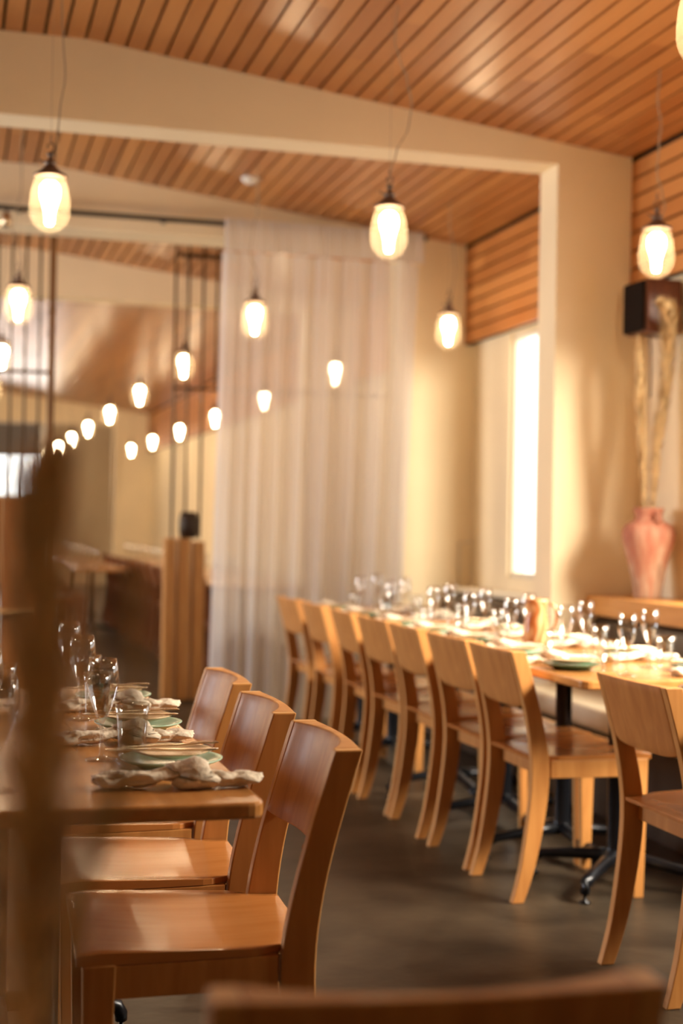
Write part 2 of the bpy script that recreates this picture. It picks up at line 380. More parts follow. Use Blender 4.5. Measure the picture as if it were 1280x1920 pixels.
# ================================================================ chairs
CL = [(0, -.22, .040), (.10, -.188, .048), (.22, -.166, .056), (.34, -.150, .061), (.44, -.146, .062), (.53, -.158, .056), (.62, -.178, .052), (.71, -.203, .051), (.805, -.232, .050)]
def xc(z):
    for (a, xa, wa), (b_, xb, wb) in zip(CL, CL[1:]):
        if z <= b_ + 1e-6:
            t = (z - a) / (b_ - a); return xa + (xb - xa) * t, wa + (wb - wa) * t
    return CL[-1][1], CL[-1][2]
def make_chair(label, group):
    t = thing('dining_chair', label, 'chair', group=group)
    for s in (-1, 1):
        bm = BM(); fr = []; bk = []
        N = 26
        for i in range(N + 1):
            z = .805 * i / N; zs = z
            # smooth blend of the profile
            q = [xc(max(0, min(.805, z + d))) for d in (-.04, -.02, 0, .02, .04)]
            cx = sum(a[0] for a in q) / 5; wd = sum(a[1] for a in q) / 5
            if i in (0, N): cx, wd = xc(z)
            fr.append((cx + wd / 2, z)); bk.append((cx - wd / 2, z))
        y0, y1 = (s * .172, s * .199) if s > 0 else (s * .199, s * .172)
        prism(bm, fr + bk[::-1], 'y', y0, y1, 0, 1)
        obj('leg', bm, [M['chair'], M['chair_edge']], t, bevel=.003)
    for s in (-1, 1):
        bm = BM(); out = [(.180, .0), (.214, .0), (.224, .455), (.168, .455)]
        y0, y1 = (.186, .213) if s > 0 else (-.213, -.186)
        prism(bm, out, 'y', y0, y1, 0, 1); obj('leg', bm, [M['chair'], M['chair_edge']], t, bevel=.003)
    # frame under the seat
    bm = BM()
    for s in (-1, 1):
        A = [(-.112, s * .176), (.176, s * .190), (.176, s * .2105), (-.112, s * .1975)]
        prism(bm, A if s > 0 else A[::-1], 'z', .396, .4525)
    box(bm, -.135, -.115, -.172, .172, .398, .448); box(bm, .196, .216, -.186, .186, .398, .452)
    obj('seat_frame', bm, M['chair'], t, bevel=.002)
    # dished plywood seat
    def hw(x):
        return .166 if x < -.13 else (.166 + (x + .13) / .05 * .033 if x < -.08 else .199 + (x + .08) * .045)
    def sx(u): return -.178 + u * .412
    def top(u, v):
        x = sx(u); y = (v - .5) * 2; c_ = math.sin(math.pi * min(1, max(0, (u - .08) / .86)))
        return (x, y * hw(x), .470 + .014 * (u - .5) - .011 * c_ * (1 - y * y) ** .7 - (.006 * ((u - .9) / .1) if u > .9 else 0))
    def bot(u, v):
        x = sx(u); y = (v - .5) * 2
        return (x, y * hw(x), .4535)
    bm = BM(); shell(bm, top, bot, 22, 16); obj('seat', bm, M['seatwood'], t, bevel=.001)
    # curved backrest between the posts
    Wb = .1715
    def bf(u, v):
        z = .618 + .187 * v; y = (u - .5) * 2; c_, wd = xc(z); 
        if v == 0: z += .012 * abs(y) ** 6
        return (c_ + wd / 2 - .001 - .040 * (1 - abs(y) ** 2.3), y * Wb, z)
    def bb(u, v):
        z = .618 + .187 * v; y = (u - .5) * 2; c_, wd = xc(z)
        if v == 0: z += .012 * abs(y) ** 6
        return (c_ - wd / 2 - .010 * (1 - y * y), y * Wb, z)
    bm = BM(); shell(bm, bf, bb, 24, 8); obj('backrest', bm, M['chair'], t, bevel=.003)
    return reg(t)
g1 = 'birch dining chairs in a row along the right-hand tables'
ORD = ['first', 'second', 'third', 'fourth', 'fifth', 'sixth', 'seventh', 'eighth', 'ninth', 'tenth', 'eleventh', 'twelfth', 'thirteenth', 'fourteenth', 'fifteenth', 'sixteenth']
proto = make_chair('birch dining chair nearest on the right, cut by the right edge of the photo', g1)
proto.location = (1.985, 3.42, 0)
ROW = [(4.435, 0), (4.885, .5), (5.385, -.5), (5.835, .8), (6.32, -.8), (6.88, 0), (7.44, 1)]
lab = ['birch dining chair showing its whole side at the near end of the right-hand tables',
       'birch chair in the right-hand row, next behind the one showing its whole side',
       'birch chair in the right-hand row, third from the near end of its table',
       'birch chair in the right-hand row, fourth from the near end of its table',
       'birch chair in the right-hand row, fifth from the near end, before the gap',
       'birch chair last but one in the right-hand row, just beyond the table gap',
       'birch chair standing last of the right-hand row, in front of the sheer curtain']
for (y, a), l in zip(ROW, lab): dup(proto, (1.985, y, 0), R(a * 2), l, g1)
g2 = 'birch dining chairs at the left table'
for (x, y, a, l) in ((.455, 2.61, 178, 'birch dining chair nearest at the left table, with glossy empty seat in front'),
                     (.450, 3.10, 179, 'middle birch chair of the three at the left table'),
                     (.465, 3.64, 180, 'furthest birch chair of the three at the left table, before the wooden divider')):
    dup(proto, (x, y, 0), R(a), l, g2)
dup(proto, (.433, 1.392, 0), R(90 - 5), 'blurred chair back close to the camera along the bottom edge', None)
g3 = 'dim chairs in the far room'
for i in range(12):
    dup(proto, (1.985, 10.4 + i * .62, 0), R(random.uniform(-3, 3)), 'dim brown chair along the far room tables, %s beyond the divider' % ORD[i], g3)
for i in range(7):
    dup(proto, (1.02, 14.0 + i * .75, 0), R(random.uniform(-5, 5)), 'dark chair at the aisle table of the far room, %s from the near end' % ORD[i], g3)

far_seat = wood('far_chair_dimmed', (.12, .038, .012), (.19, .062, .018), .4, (9, 9, 1.0))  # dimness of the far chairs put into a darker wood colour
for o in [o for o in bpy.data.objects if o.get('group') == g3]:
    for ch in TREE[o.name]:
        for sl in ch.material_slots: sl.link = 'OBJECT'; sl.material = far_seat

# ================================================================ tables
def table_base(parent, cx, cy, rz, hgt=.712):
    o = bpy.data.objects.new('pedestal', None)
    bm = BM(); lathe(bm, [(0, .085), (.05, .085), (.034, .11), (.030, .13), (.030, hgt - .02), (.075, hgt - .012), (.075, hgt), (0, hgt)], 20)
    col = obj('column', bm, M['iron'], parent, (cx, cy, 0))
    for k in range(4):
        a = rz + k * math.pi / 2; bm = BM(); Lg = .30
        pts = []; rad = []
        for (d, z, r_) in ((.02, .098, .030), (.10, .092, .026), (.20, .080, .022), (.26, .072, .021), (.285, .062, .022), (.295, .045, .020), (.296, .028, .018)):
            pts.append((d * math.cos(a), d * math.sin(a), z)); rad.append(r_)
        tube(bm, pts, rad, 10, .8)
        f = obj('foot', bm, M['iron'], col)
        bm = BM(); lathe(bm, [(0, .0), (.018, 0), (.018, .006), (.006, .009), (.005, .03), (0, .03)], 14, .296 * math.cos(a), .296 * math.sin(a), 0)
        obj('levelling_pad', bm, M['iron'], col)
    bpy.data.objects.remove(o)
    return col
def table(label, x0, x1, y0, y1, bases, group=None, ch=.0):
    t = thing('dining_table', label, 'table', ((x0 + x1) / 2, (y0 + y1) / 2, 0), 0, group)
    w_, d_ = (x1 - x0) / 2, (y1 - y0) / 2
    bm = BM(); r_ = .03; out = []
    for (sx, sy, a0) in ((1, 1, 0), (-1, 1, 90), (-1, -1, 180), (1, -1, 270)):
        for k in range(5):
            a = R(a0 + 22.5 * k); out.append((sx * (w_ - r_) + r_ * math.cos(a), sy * (d_ - r_) + r_ * math.sin(a)))
    prism(bm, out, 'z', .712, .74); obj('tabletop', bm, M['tablewood'], t, bevel=.006, segs=3)
    for (bx, by, rz) in bases: table_base(t, bx - t.location.x, by - t.location.y, rz)
    return t
gt = 'small wooden tables pushed together in the right-hand row'
table('long wooden table at left, set with knotted napkins and mint plates', -.15, .51, 2.30, 3.97, [(.18, 2.72, 0), (.11, 3.35, R(3))])
table('wooden table at the near end of the right-hand row, glasses and green plate on it', 1.85, 2.50, 3.96, 4.575, [(2.19, 4.41, R(45))], gt)
table('wooden table in the right-hand row, under the amber swirled jug', 1.85, 2.50, 4.58, 5.175, [(2.19, 4.85, 0)], gt)
table('wooden table in the right-hand row, just beyond the one with the jug', 1.85, 2.50, 5.18, 5.775, [(2.19, 5.42, 0)], gt)
table('wooden table in the right-hand row, last before the gap', 1.85, 2.50, 5.78, 6.38, [(2.19, 6.04, 0)], gt)
table('wooden table beyond the gap, nearer to the curtain', 1.85, 2.50, 6.68, 7.235, [(2.19, 6.95, 0)], gt)
table('wooden table at the far end, right before the sheer curtain', 1.85, 2.50, 7.24, 7.86, [(2.19, 7.5, 0)], gt)
table('wooden table out of frame at right, in front of the nearest right chair', 1.85, 2.50, 3.0, 3.62, [(2.19, 3.3, 0)], gt)
for i in range(5):
    table('dim table in the far room row, %s beyond the divider' % ORD[i], 1.85, 2.50, 10.2 + i * 1.5, 11.66 + i * 1.5, [(2.19, 10.9 + i * 1.5, 0)], 'dim tables in the far room')
table('dark table beside the aisle deep in the far room', .95 + .2, 1.65, 13.8, 18.8, [(1.4, 15, 0), (1.4, 17.5, 0)], 'dim tables in the far room')

# ================================================================ tableware
TZ = .741
def stem_glass():
    t = thing('wine_glass', 'x', 'glass'); bm = BM()
    lathe(bm, [(.0, .071), (.004, .072), (.010, .082), (.017, .098), (.024, .116), (.0295, .136), (.031, .152), (.0295, .172), (.026, .195), (.0252, .195), (.0285, .172), (.030, .152), (.0285, .136), (.0225, .115), (.012, .090), (0, .080)], 28)
    obj('bowl', bm, M['glass'], t)
    bm = BM(); lathe(bm, [(.0038, .071), (.0032, .055), (.0034, .02), (.006, .008)], 12); obj('stem', bm, M['glass'], t)
    bm = BM(); lathe(bm, [(.006, .008), (.018, .0035), (.031, .002), (.031, 0), (0, 0)], 28); obj('foot', bm, M['glass'], t)
    return reg(t)
def tumbler():
    bm = BM()
    fl = lambda a, z: 1 - (.035 * abs(math.sin(a * 5)) if .006 < z < .075 else 0)
    lathe(bm, [(0, .0), (.026, 0), (.0275, .008), (.029, .04), (.031, .074), (.0315, .08), (.034, .105), (.0325, .105), (.030, .08), (.0295, .074), (.026, .02), (0, .016)], 40, mod=fl)
    return tag(obj('tumbler', bm, M['tumbler']), 'x', 'glass')
def plate(m):
    bm = BM(); lathe(bm, [(0, .003), (.05, .003), (.055, 0), (.06, 0), (.066, .005), (.088, .013), (.096, .017), (.0965, .0185), (.094, .019), (.084, .016), (.064, .009), (.056, .007), (0, .007)], 40)
    return tag(obj('plate', bm, M[m]), 'x', 'plate')
def side_plate():
    bm = BM(); rnd = lambda a, z: 1 + .03 * math.sin(3 * a + 1) + .02 * math.sin(5 * a)
    lathe(bm, [(0, .0), (.035, 0), (.05, .004), (.074, .012), (.0745, .014), (.07, .0135), (.048, .007), (0, .005)], 36, mod=rnd)
    return tag(obj('side_plate', bm, M['cream']), 'x', 'plate')
def crumple(bm, amp, sc, seed):
    from mathutils import noise
    o = Vector((seed * 3.1, seed * 1.7, 0))
    for v in bm.verts:
        d = noise.noise_vector(v.co * sc + o) * amp + noise.noise_vector(v.co * sc * 2.7 + o) * amp * .45
        v.co += d
        if v.co.z < .001: v.co.z = .001 + .15 * abs(v.co.z)
def napkin():
    """linen napkin tied in one loose knot; long axis X"""
    t = thing('napkin', 'x', 'napkin')
    f1 = lambda a, k: 1 + .20 * math.sin(3 * a + k * .35) + .12 * math.sin(6 * a - k * .5)
    def sw(pts, rad, n=30, flat=.6, m=5):
        P2, R2 = [], []
        for (p0, p1, r0, r1) in zip(pts, pts[1:], rad, rad[1:]):
            for q in range(m):
                f = q / m; P2.append(tuple(a + (b_ - a) * f for a, b_ in zip(p0, p1))); R2.append(r0 + (r1 - r0) * f)
        P2.append(pts[-1]); R2.append(rad[-1]); bm = BM(); tube(bm, P2, R2, n, flat, f1); return bm
    bm = sw([(-.145, .018, .014), (-.125, .012, .018), (-.10, .006, .020), (-.07, -.004, .021), (-.04, -.002, .026), (.0, 0, .030)], [.014, .034, .031, .026, .022, .020])
    crumple(bm, .010, 26, 1); obj('tail', bm, M['linen'], t)
    bm = sw([(.0, 0, .030), (.03, .004, .026), (.06, -.004, .019), (.09, -.010, .016), (.118, -.004, .017), (.14, .006, .015), (.150, .010, .012)], [.020, .023, .024, .021, .026, .018, .011])
    crumple(bm, .010, 26, 2); obj('tail', bm, M['linen'], t)
    pts = []; rad = []
    for k in range(25):
        a = 2 * math.pi * k / 24
        pts.append((.004 + .020 * math.sin(a * .5), .026 * math.cos(a), .030 + .013 * math.sin(a))); rad.append(.021 + .004 * math.sin(a * 2))
    bm = BM(); tube(bm, pts, rad, 26, 1.0, lambda a, k: 1 + .12 * math.sin(3 * a + k * .2)); 
    for v in bm.verts: v.co.x *= 1.45
    crumple(bm, .011, 30, 3); obj('knot', bm, M['linen'], t)
    return reg(t)
def fork():
    bm = BM(); out = [(-.09, -.006), (-.085, -.009), (-.03, -.004), (.035, -.0028), (.048, -.010), (.055, -.0115), (.055, .0115), (.048, .010), (.035, .0028), (-.03, .004), (-.085, .009), (-.09, .006)]
    prism(bm, out, 'z', 0, .003)
    for y in (-.0098, -.0036, .0026, .0088): box(bm, .055, .095, y - .0010, y + .0020, .0003, .0027)
    for v in bm.verts: v.co.z += .008 * max(0, (v.co.x - .03) / .06) * (1 - max(0, (v.co.x - .06) / .05)) 
    return tag(obj('fork', bm, M['steel'], bevel=.0007), 'x', 'cutlery')
def knife():
    bm = BM(); out = [(-.11, -.007), (-.105, -.0085), (-.01, -.006), (0, -.008), (.07, -.010), (.095, -.004), (.10, .004), (.09, .006), (0, .006), (-.01, .006), (-.105, .0085), (-.11, .007)]
    prism(bm, out, 'z', 0, .003); return tag(obj('knife', bm, M['steel'], bevel=.0007), 'x', 'cutlery')
P = {'glass': stem_glass(), 'tumbler': tumbler(), 'mint': plate('mint'), 'green': plate('green'), 'side': side_plate(), 'napkin': napkin(), 'fork': fork(), 'knife': knife()}
P['napkin'].scale = (.97, .95, .74)
used = set()
def put(kind, x, y, label, group, rz=0, z=TZ, tilt=None):
    p_ = P[kind]
    if kind not in used:
        used.add(kind); o = p_; o['label'] = label; o['group'] = group
    else: o = dup(p_, label=label, group=group)
    o.location = (x, y, z); o.rotation_euler = (0, 0, rz)
    return o
near = ['nearest', 'middle', 'furthest']
# left table, chair side (people face -X, their right hand towards +Y)
for i, (yp, gx, gy, tx, ty) in enumerate(((2.64, .285, 2.755, .345, 2.775), (3.13, .295, 3.316, .335, 3.36), (3.64, .300, 3.77, .355, 3.80))):
    n_ = near[i]; G = 'place settings on the chair side of the left table'
    put('mint', .405, yp + .02, 'pale mint plate under a cream plate, %s at the left table' % n_, G)
    put('side', .405, yp + .02, 'cream plate with cutlery lying on it, %s at the left table' % n_, G, i * .7, TZ + .0195)
    put('fork', .405, yp + .045, 'brassy fork laid over the %s plates of the left table' % n_, G, R(8), TZ + .0345)
    put('knife', .390, yp + .00, 'brassy knife laid over the %s plates of the left table' % n_, G, R(-6), TZ + .0345)
    put('napkin', (.385, .350, .40)[i], (2.455, 2.955, 3.47)[i], 'beige linen napkin tied in a knot, %s on the left table edge' % n_, G, R((-4, 5, 2)[i]))
    put('glass', gx, gy, 'clear tulip wine glass, %s of those on the chair side of the left table' % n_, G)
    put('tumbler', tx, ty, 'fluted clear tumbler, %s on the chair side of the left table' % n_, G, .3)
for i, (x, y) in enumerate(((.085, 2.46), (.075, 2.93), (.085, 3.37))):
    put('glass', x, y, 'clear tulip wine glass at the left photo edge, %s of three' % near[i], 'glasses on the far side of the left table')
put('tumbler', .13, 3.60, 'clear tumbler catching gold light between the plant and far glasses of left table', 'glasses on the far side of the left table')
# right tables
G = 'place settings on the chair side of the right-hand tables'
YS = [4.435, 4.885, 5.385, 5.835, 6.29, 6.92, 7.46]
for i, y in enumerate(YS):
    o_ = ORD[i] + ' from the near end'
    pk = 'green' if i in (0, 2, 5) else 'mint'
    py = y - .12
    put(pk, 1.975, py, ('dark green' if pk == 'green' else 'pale mint') + ' plate on chair side of right-hand tables, ' + o_, G)
    put('side', 1.975, py, 'cream plate resting on plate, chair side of right-hand tables, ' + o_, G, i * .9, TZ + .0195)
    put('fork', 1.985, py - .03, 'fork across plates on chair side of right-hand tables, ' + o_, G, R(172), TZ + .0345)
    put('napkin', 2.00, py + .165, 'knotted cream napkin on chair side of right-hand tables, ' + o_, G, R(180 + random.uniform(-8, 8)))
    put('glass', 2.06, y - .33 + (.0 if i else -.03), 'tulip wine glass on chair side of right-hand tables, ' + o_, G) if i != 0 else put('glass', 2.06, 4.09, 'tulip wine glass at the near end of the right-hand tables, chair side', G)
    put('tumbler', 2.055, (4.20 if i == 0 else y - .25), 'fluted tumbler on chair side of right-hand tables, ' + o_, G, .2)
G = 'place settings on the bench side of the right-hand tables'
for i, y in enumerate([4.20, 4.70, 5.24, 5.72, 6.18, 6.86, 7.36]):
    o_ = ORD[i] + ' from the near end'; pk = 'mint' if i % 2 else 'green'
    put(pk, 2.375, y, ('dark green' if pk == 'green' else 'pale mint') + ' plate on bench side of right-hand tables, ' + o_, G)
    put('side', 2.375, y, 'cream plate resting on plate, bench side of right-hand tables, ' + o_, G, i * .6, TZ + .0195)
    put('knife', 2.37, y, 'knife across plates on bench side of right-hand tables, ' + o_, G, R(4), TZ + .0345)
    put('napkin', 2.345, y - (.16 if i else .155), 'knotted cream napkin on bench side of right-hand tables, ' + o_, G, R(random.uniform(-8, 8)))
    put('glass', 2.255, y + .115, 'tulip wine glass on bench side of right-hand tables, ' + o_, G)
    put('tumbler', 2.315, y + .118, 'fluted tumbler on bench side of right-hand tables, ' + o_, G, .2)
put('napkin', 1.99, 3.50, 'cream napkin cut by the right edge of the photo, behind the nearest right chair', 'place settings on the chair side of the right-hand tables', R(180))
# amber jug
t = thing('jug', 'amber and cream swirled glazed jug standing amid the right-hand tables', 'jug', (2.165, 5.06, TZ))
bm = BM(); lathe(bm, [(0, 0), (.042, 0), (.049, .012), (.051, .05), (.047, .10), (.040, .14), (.042, .175), (.047, .19), (.0445, .19), (.038, .165), (.036, .14), (.043, .10), (.046, .05), (.04, .012), (0, .01)], 30)
obj('body', bm, M['jug'], t)
bm = BM(); tube(bm, [(.043, -.02, .172), (.062, -.03, .165), (.071, -.034, .13), (.066, -.032, .09), (.049, -.02, .062)], .0075, 10, .8); obj('handle', bm, M['jug'], t)
# far room table glimmer: glasses
G = 'glasses on the far room tables'
k = 0
for i in range(12):
    y = 10.6 + i * .6
    put('glass', 2.05, y, 'tiny wine glass on the far room tables, chair side, %s beyond the divider' % ORD[i], G)
for i in range(7): put('glass', 1.35, 14.1 + i * .65, 'tiny wine glass on the aisle table of the far room, %s from its near end' % ORD[i], G)

# ================================================================ benches along the right wall
def bench(label, xf, xb, xw, y0, y1, rail):
    t = thing('banquette', label, 'bench', ((xf + xw) / 2, (y0 + y1) / 2, 0)); ox, oy = t.location.x, t.location.y
    Y0, Y1 = y0 - oy, y1 - oy
    bm = BM(); box(bm, xf + .06 - ox, xw - ox, Y0, Y1, 0, .36); obj('base', bm, M['plinth'], t)
    n = max(1, round((y1 - y0) / 1.5)); 
    bm = BM(); box(bm, xf - ox, xb + .03 - ox, Y0, Y1, .362, .46); obj('seat_cushion', bm, M['cushion'], t, bevel=.025, segs=4)
    bm = BM(); zt = .79
    prism(bm, [(xb + .03 - ox, .462), (xw - ox, .462), (xw - ox, zt), (xb + .10 - ox, zt), (xb + .06 - ox, zt - .02)], 'y', Y0, Y1); obj('back_cushion', bm, M['leather'], t, bevel=.018, segs=3)
    if rail:
        bm = BM(); box(bm, xb + .02 - ox, xb + .045 - ox, Y0, Y1, zt + .003, .86); box(bm, xb + .02 - ox, xw - ox, Y0, Y1, .86, .885); obj('ledge', bm, M['railwood'], t, bevel=.003)
    else:
        bm = BM(); box(bm, xb + .08 - ox, xw - ox, Y0, Y1, zt + .002, .82); obj('top_strip', bm, M['cushion'], t, bevel=.012)  # pale strip along the top of the leather back
bench('brown leather bench with cream seat and wooden ledge in front of the pier', 2.58, 2.93, 3.228, .4, 6.298, True)
bench('brown leather bench beyond the pier, below the slot window', 2.62, 2.98, 3.228, 6.515, 8.615, False)

# ================================================================ jar, fronds, loudspeaker
JX, JY = 3.085, 5.93
bm = BM(); lathe(bm, [(0, 0), (.058, 0), (.062, .01), (.070, .07), (.086, .15), (.106, .22), (.119, .275), (.120, .305), (.108, .335), (.078, .352), (.064, .362), (.060, .385), (.068, .402), (.070, .415), (.062, .417), (.054, .40), (.052, .37), (.05, .30), (0, .28)], 36)
j = obj('floor_jar', bm, M['jar'], loc=(JX, JY, .886)); j.name = 'jar'; tag(j, 'weathered pink terracotta jar standing on the wooden ledge by the pier', 'jar')
for s in (-1, 1):
    bm = BM(); tube(bm, [(0, s * .062, .392), (0, s * .092, .388), (0, s * .102, .365), (0, s * .098, .338)], .009, 8); obj('handle', bm, M['jar'], j)
def frond(name, label, cat, pts, wid, n, mat, group, spread=.6, seed=1, blade=.0035, taper=0, sr=.0045):
    """dried feathery frond: curved stem with many narrow upswept leaflets"""
    rnd = random.Random(seed); P_ = [Vector(p) for p in pts]; base = P_[0].copy()
    def at(t):
        q = t * (len(P_) - 1); i = min(int(q), len(P_) - 2); f = q - i
        a, b_, c_, d = P_[max(i - 1, 0)], P_[i], P_[i + 1], P_[min(i + 2, len(P_) - 1)]
        return .5 * ((2 * b_) + (c_ - a) * f + (2 * a - 5 * b_ + 4 * c_ - d) * f * f + (3 * b_ - a - 3 * c_ + d) * f ** 3)
    bm = BM(); Ns = 24
    tube(bm, [at(i / Ns) - base for i in range(Ns + 1)], [sr * (1 - .75 * i / Ns) for i in range(Ns + 1)], 6)
    o = obj(name, bm, mat, loc=base); tag(o, label, cat, group)
    bm = BM()
    for k in range(n):
        t = .12 + .88 * (k + rnd.random()) / n; p = at(t) - base; d = (at(min(1, t + .02)) - at(max(0, t - .02))).normalized()
        az = rnd.uniform(0, 2 * math.pi); side = Vector((math.cos(az), math.sin(az), 0)); side = (side - d * side.dot(d)).normalized()
        env = math.sin(math.pi * min(1, (t - .08) / .98)) ** .6
        if taper: env = min(1, (1 - t) * taper + .06)
        L_ = wid * (1.7 + 1.8 * rnd.random()) * max(.15, env)
        tip = p + d * L_ * (1 - .3 * spread) + side * wid * env * rnd.uniform(.5, 1.1) * spread * 1.5
        mid = (p + tip) / 2 + side * wid * .12
        q = d.cross(side).normalized() * blade
        vs = [bm.verts.new(v) for v in (p - q * .5, p + q * .5, mid + q, mid - q, tip)]
        bm.faces.new((vs[0], vs[1], vs[2], vs[3])); bm.faces.new((vs[3], vs[2], vs[4]))
    l = obj('leaflets', bm, mat, o); l['kind'] = 'stuff'
    return o
zb = .886 + .285
GG = 'dried fronds standing in the terracotta jar'
frond('dried_frond', 'tall curving dried straw frond in terracotta jar, tip bending over the loudspeaker', 'dried plant', [(JX + .01, JY, zb), (JX + .02, JY - .02, 1.5), (JX + .045, JY - .04, 1.8), (JX + .05, JY - .06, 2.0), (JX - .005, JY - .17, 2.14), (JX - .05, JY - .22, 2.19)], .055, 1300, M['grass'], GG, .72, 3, .0022)
frond('dried_frond', 'straight dried straw frond on the left side of terracotta jar', 'dried plant', [(JX - .01, JY + .01, zb), (JX - .03, JY + .01, 1.5), (JX - .045, JY + .02, 1.8), (JX - .050, JY + .02, 2.08)], .040, 900, M['grass'], GG, .68, 4, .0022)
frond('dried_frond', 'short dried straw frond between the two tall ones in terracotta jar', 'dried plant', [(JX, JY - .02, zb), (JX + .012, JY - .03, 1.45), (JX + .02, JY - .03, 1.72)], .034, 420, M['grass'], GG, .6, 5, .0022)
frond('dried_frond', 'slim dried straw frond leaning left in terracotta jar', 'dried plant', [(JX - .02, JY, zb), (JX - .035, JY - .01, 1.5), (JX - .040, JY - .02, 1.86)], .014, 240, M['grass'], GG, .5, 9, .0016)
t = thing('loudspeaker', 'dark walnut box loudspeaker mounted high on the wall above the jar', 'speaker', (3.10, 5.95, 2.10))
bm = BM(); box(bm, -.085, .095, -.105, .105, 0, .245); obj('cabinet', bm, M['darkwood'], t, bevel=.012, segs=3)
bm = BM(); box(bm, -.103, -.086, -.098, .098, .008, .237); obj('grille', bm, M['speaker'], t, bevel=.006)
bm = BM(); tube(bm, [(.105, .0, .12), (.13, 0, .12)], .02); obj('bracket', bm, M['iron'], t)
bm = BM(); tube(bm, [(.03, .09, .01), (.04, .092, -.04), (.044, .092, -.16), (.040, .09, -.28)], .004); obj('cable', bm, M['cord_dark'], t)
# fronds close to the camera, with the tall vase that holds them
vx, vy = .055, .79
bm = BM(); lathe(bm, [(0, 0), (.09, 0), (.10, .02), (.11, .25), (.085, .55), (.05, .72), (.045, .78), (.055, .80), (.048, .80), (.038, .77), (.04, .6), (0, .5)], 30)
tag(obj('floor_vase', bm, M['pot'], loc=(vx, vy, 0)), 'dark floor vase below the picture holding the blurred near fronds', 'vase')
GG = 'blurred dried fronds close to the camera'
frond('dried_frond', 'thick brown blurred frond close to the camera at the left edge', 'dried plant', [(.052, .787, .56), (.043, .787, .90), (.046, .787, 1.018), (.048, .787, 1.105), (.0485, .787, 1.193), (.054, .787, 1.235)], .030, 620, M['grass_dark'], GG, .8, 11, .0019, 3.2, .003)
frond('dried_frond', 'olive blurred frond close to the camera leaning right', 'dried plant', [(.062, .790, .56), (.058, .790, .90), (.069, .788, .974), (.080, .786, 1.02), (.092, .785, 1.06), (.0985, .785, 1.105), (.097, .785, 1.17)], .017, 150, M['grass_olive'], GG, .7, 12, .0013, 0, .0014)
frond('dried_frond', 'thin blurred frond tip close to the camera, leaning towards the far pillar', 'dried plant', [(.050, .80, .56), (.050, .80, .95), (.0565, .80, 1.05), (.0625, .80, 1.105), (.071, .80, 1.15), (.079, .80, 1.193), (.0855, .80, 1.24)], .006, 160, M['grass_dark'], GG, .6, 13, .0012, 0, .0016)

# ================================================================ room dividers beyond the opening
t = thing('room_divider', 'slatted wooden divider post with tall thin rods, left of the curtain', 'divider', (1.52, 9.6, 0))
for k, (a, c) in enumerate(((-.135, -.062), (-.042, .042), (.062, .135))):
    bm = BM(); box(bm, a, c, -.06, .06, .0, 1.09 if k < 2 else 1.07); obj('slat', bm, M['dividerwood'], t, bevel=.004)
for k, x in enumerate((-.085, .005, .105, .2)):
    bm = BM(); tube(bm, [(x, .0, 1.092 if k < 3 else 2.12), (x, 0, 3.14)], .009); obj('rod', bm, M['rod'], t)
bm = BM(); box(bm, -.10, 1.45, -.008, .008, 2.10, 2.118); obj('crossbar', bm, M['rod'], t)
bm = BM(); box(bm, -.07, .33, -.012, .012, 3.00, 3.03); obj('crossbar', bm, M['rod'], t)
t = thing('room_divider', 'reddish boarded divider with post and thin rods at the far left', 'divider', (.1, 8.98, 0))
bm = BM(); 
for k in range(7): box(bm, -1.2 + k * .235, -1.2 + k * .235 + .225, -.02, .02, 0, 1.33)
obj('panel', bm, M['panelwood'], t, bevel=.004)
bm = BM(); box(bm, .455, .495, -.03, .03, 0, 3.2); obj('post', bm, M['postwood'], t, bevel=.004)
for k in range(14):
    bm = BM(); x = .42 - k * .085 - .02; tube(bm, [(x, 0, 1.335), (x, 0, 3.26)], .008); obj('rod', bm, M['rod'], t)
bm = BM(); box(bm, -1.2, .455, -.03, -.012, 2.10, 2.12); obj('crossbar', bm, M['rod'], t)
bm = BM(); box(bm, -1.2, .40, -.16, -.025, .63, .655); obj('ledge', bm, M['dividerwood'], t, bevel=.003)
bm = BM(); lathe(bm, [(0, 0), (.055, 0), (.068, .05), (.07, .12), (.055, .175), (.045, .18), (.05, .12), (0, .1)], 24)
tag(obj('pot', bm, M['pot'], loc=(1.555, 9.62, 1.091)), 'small dark pot sitting on top of the slatted divider post', 'pot')

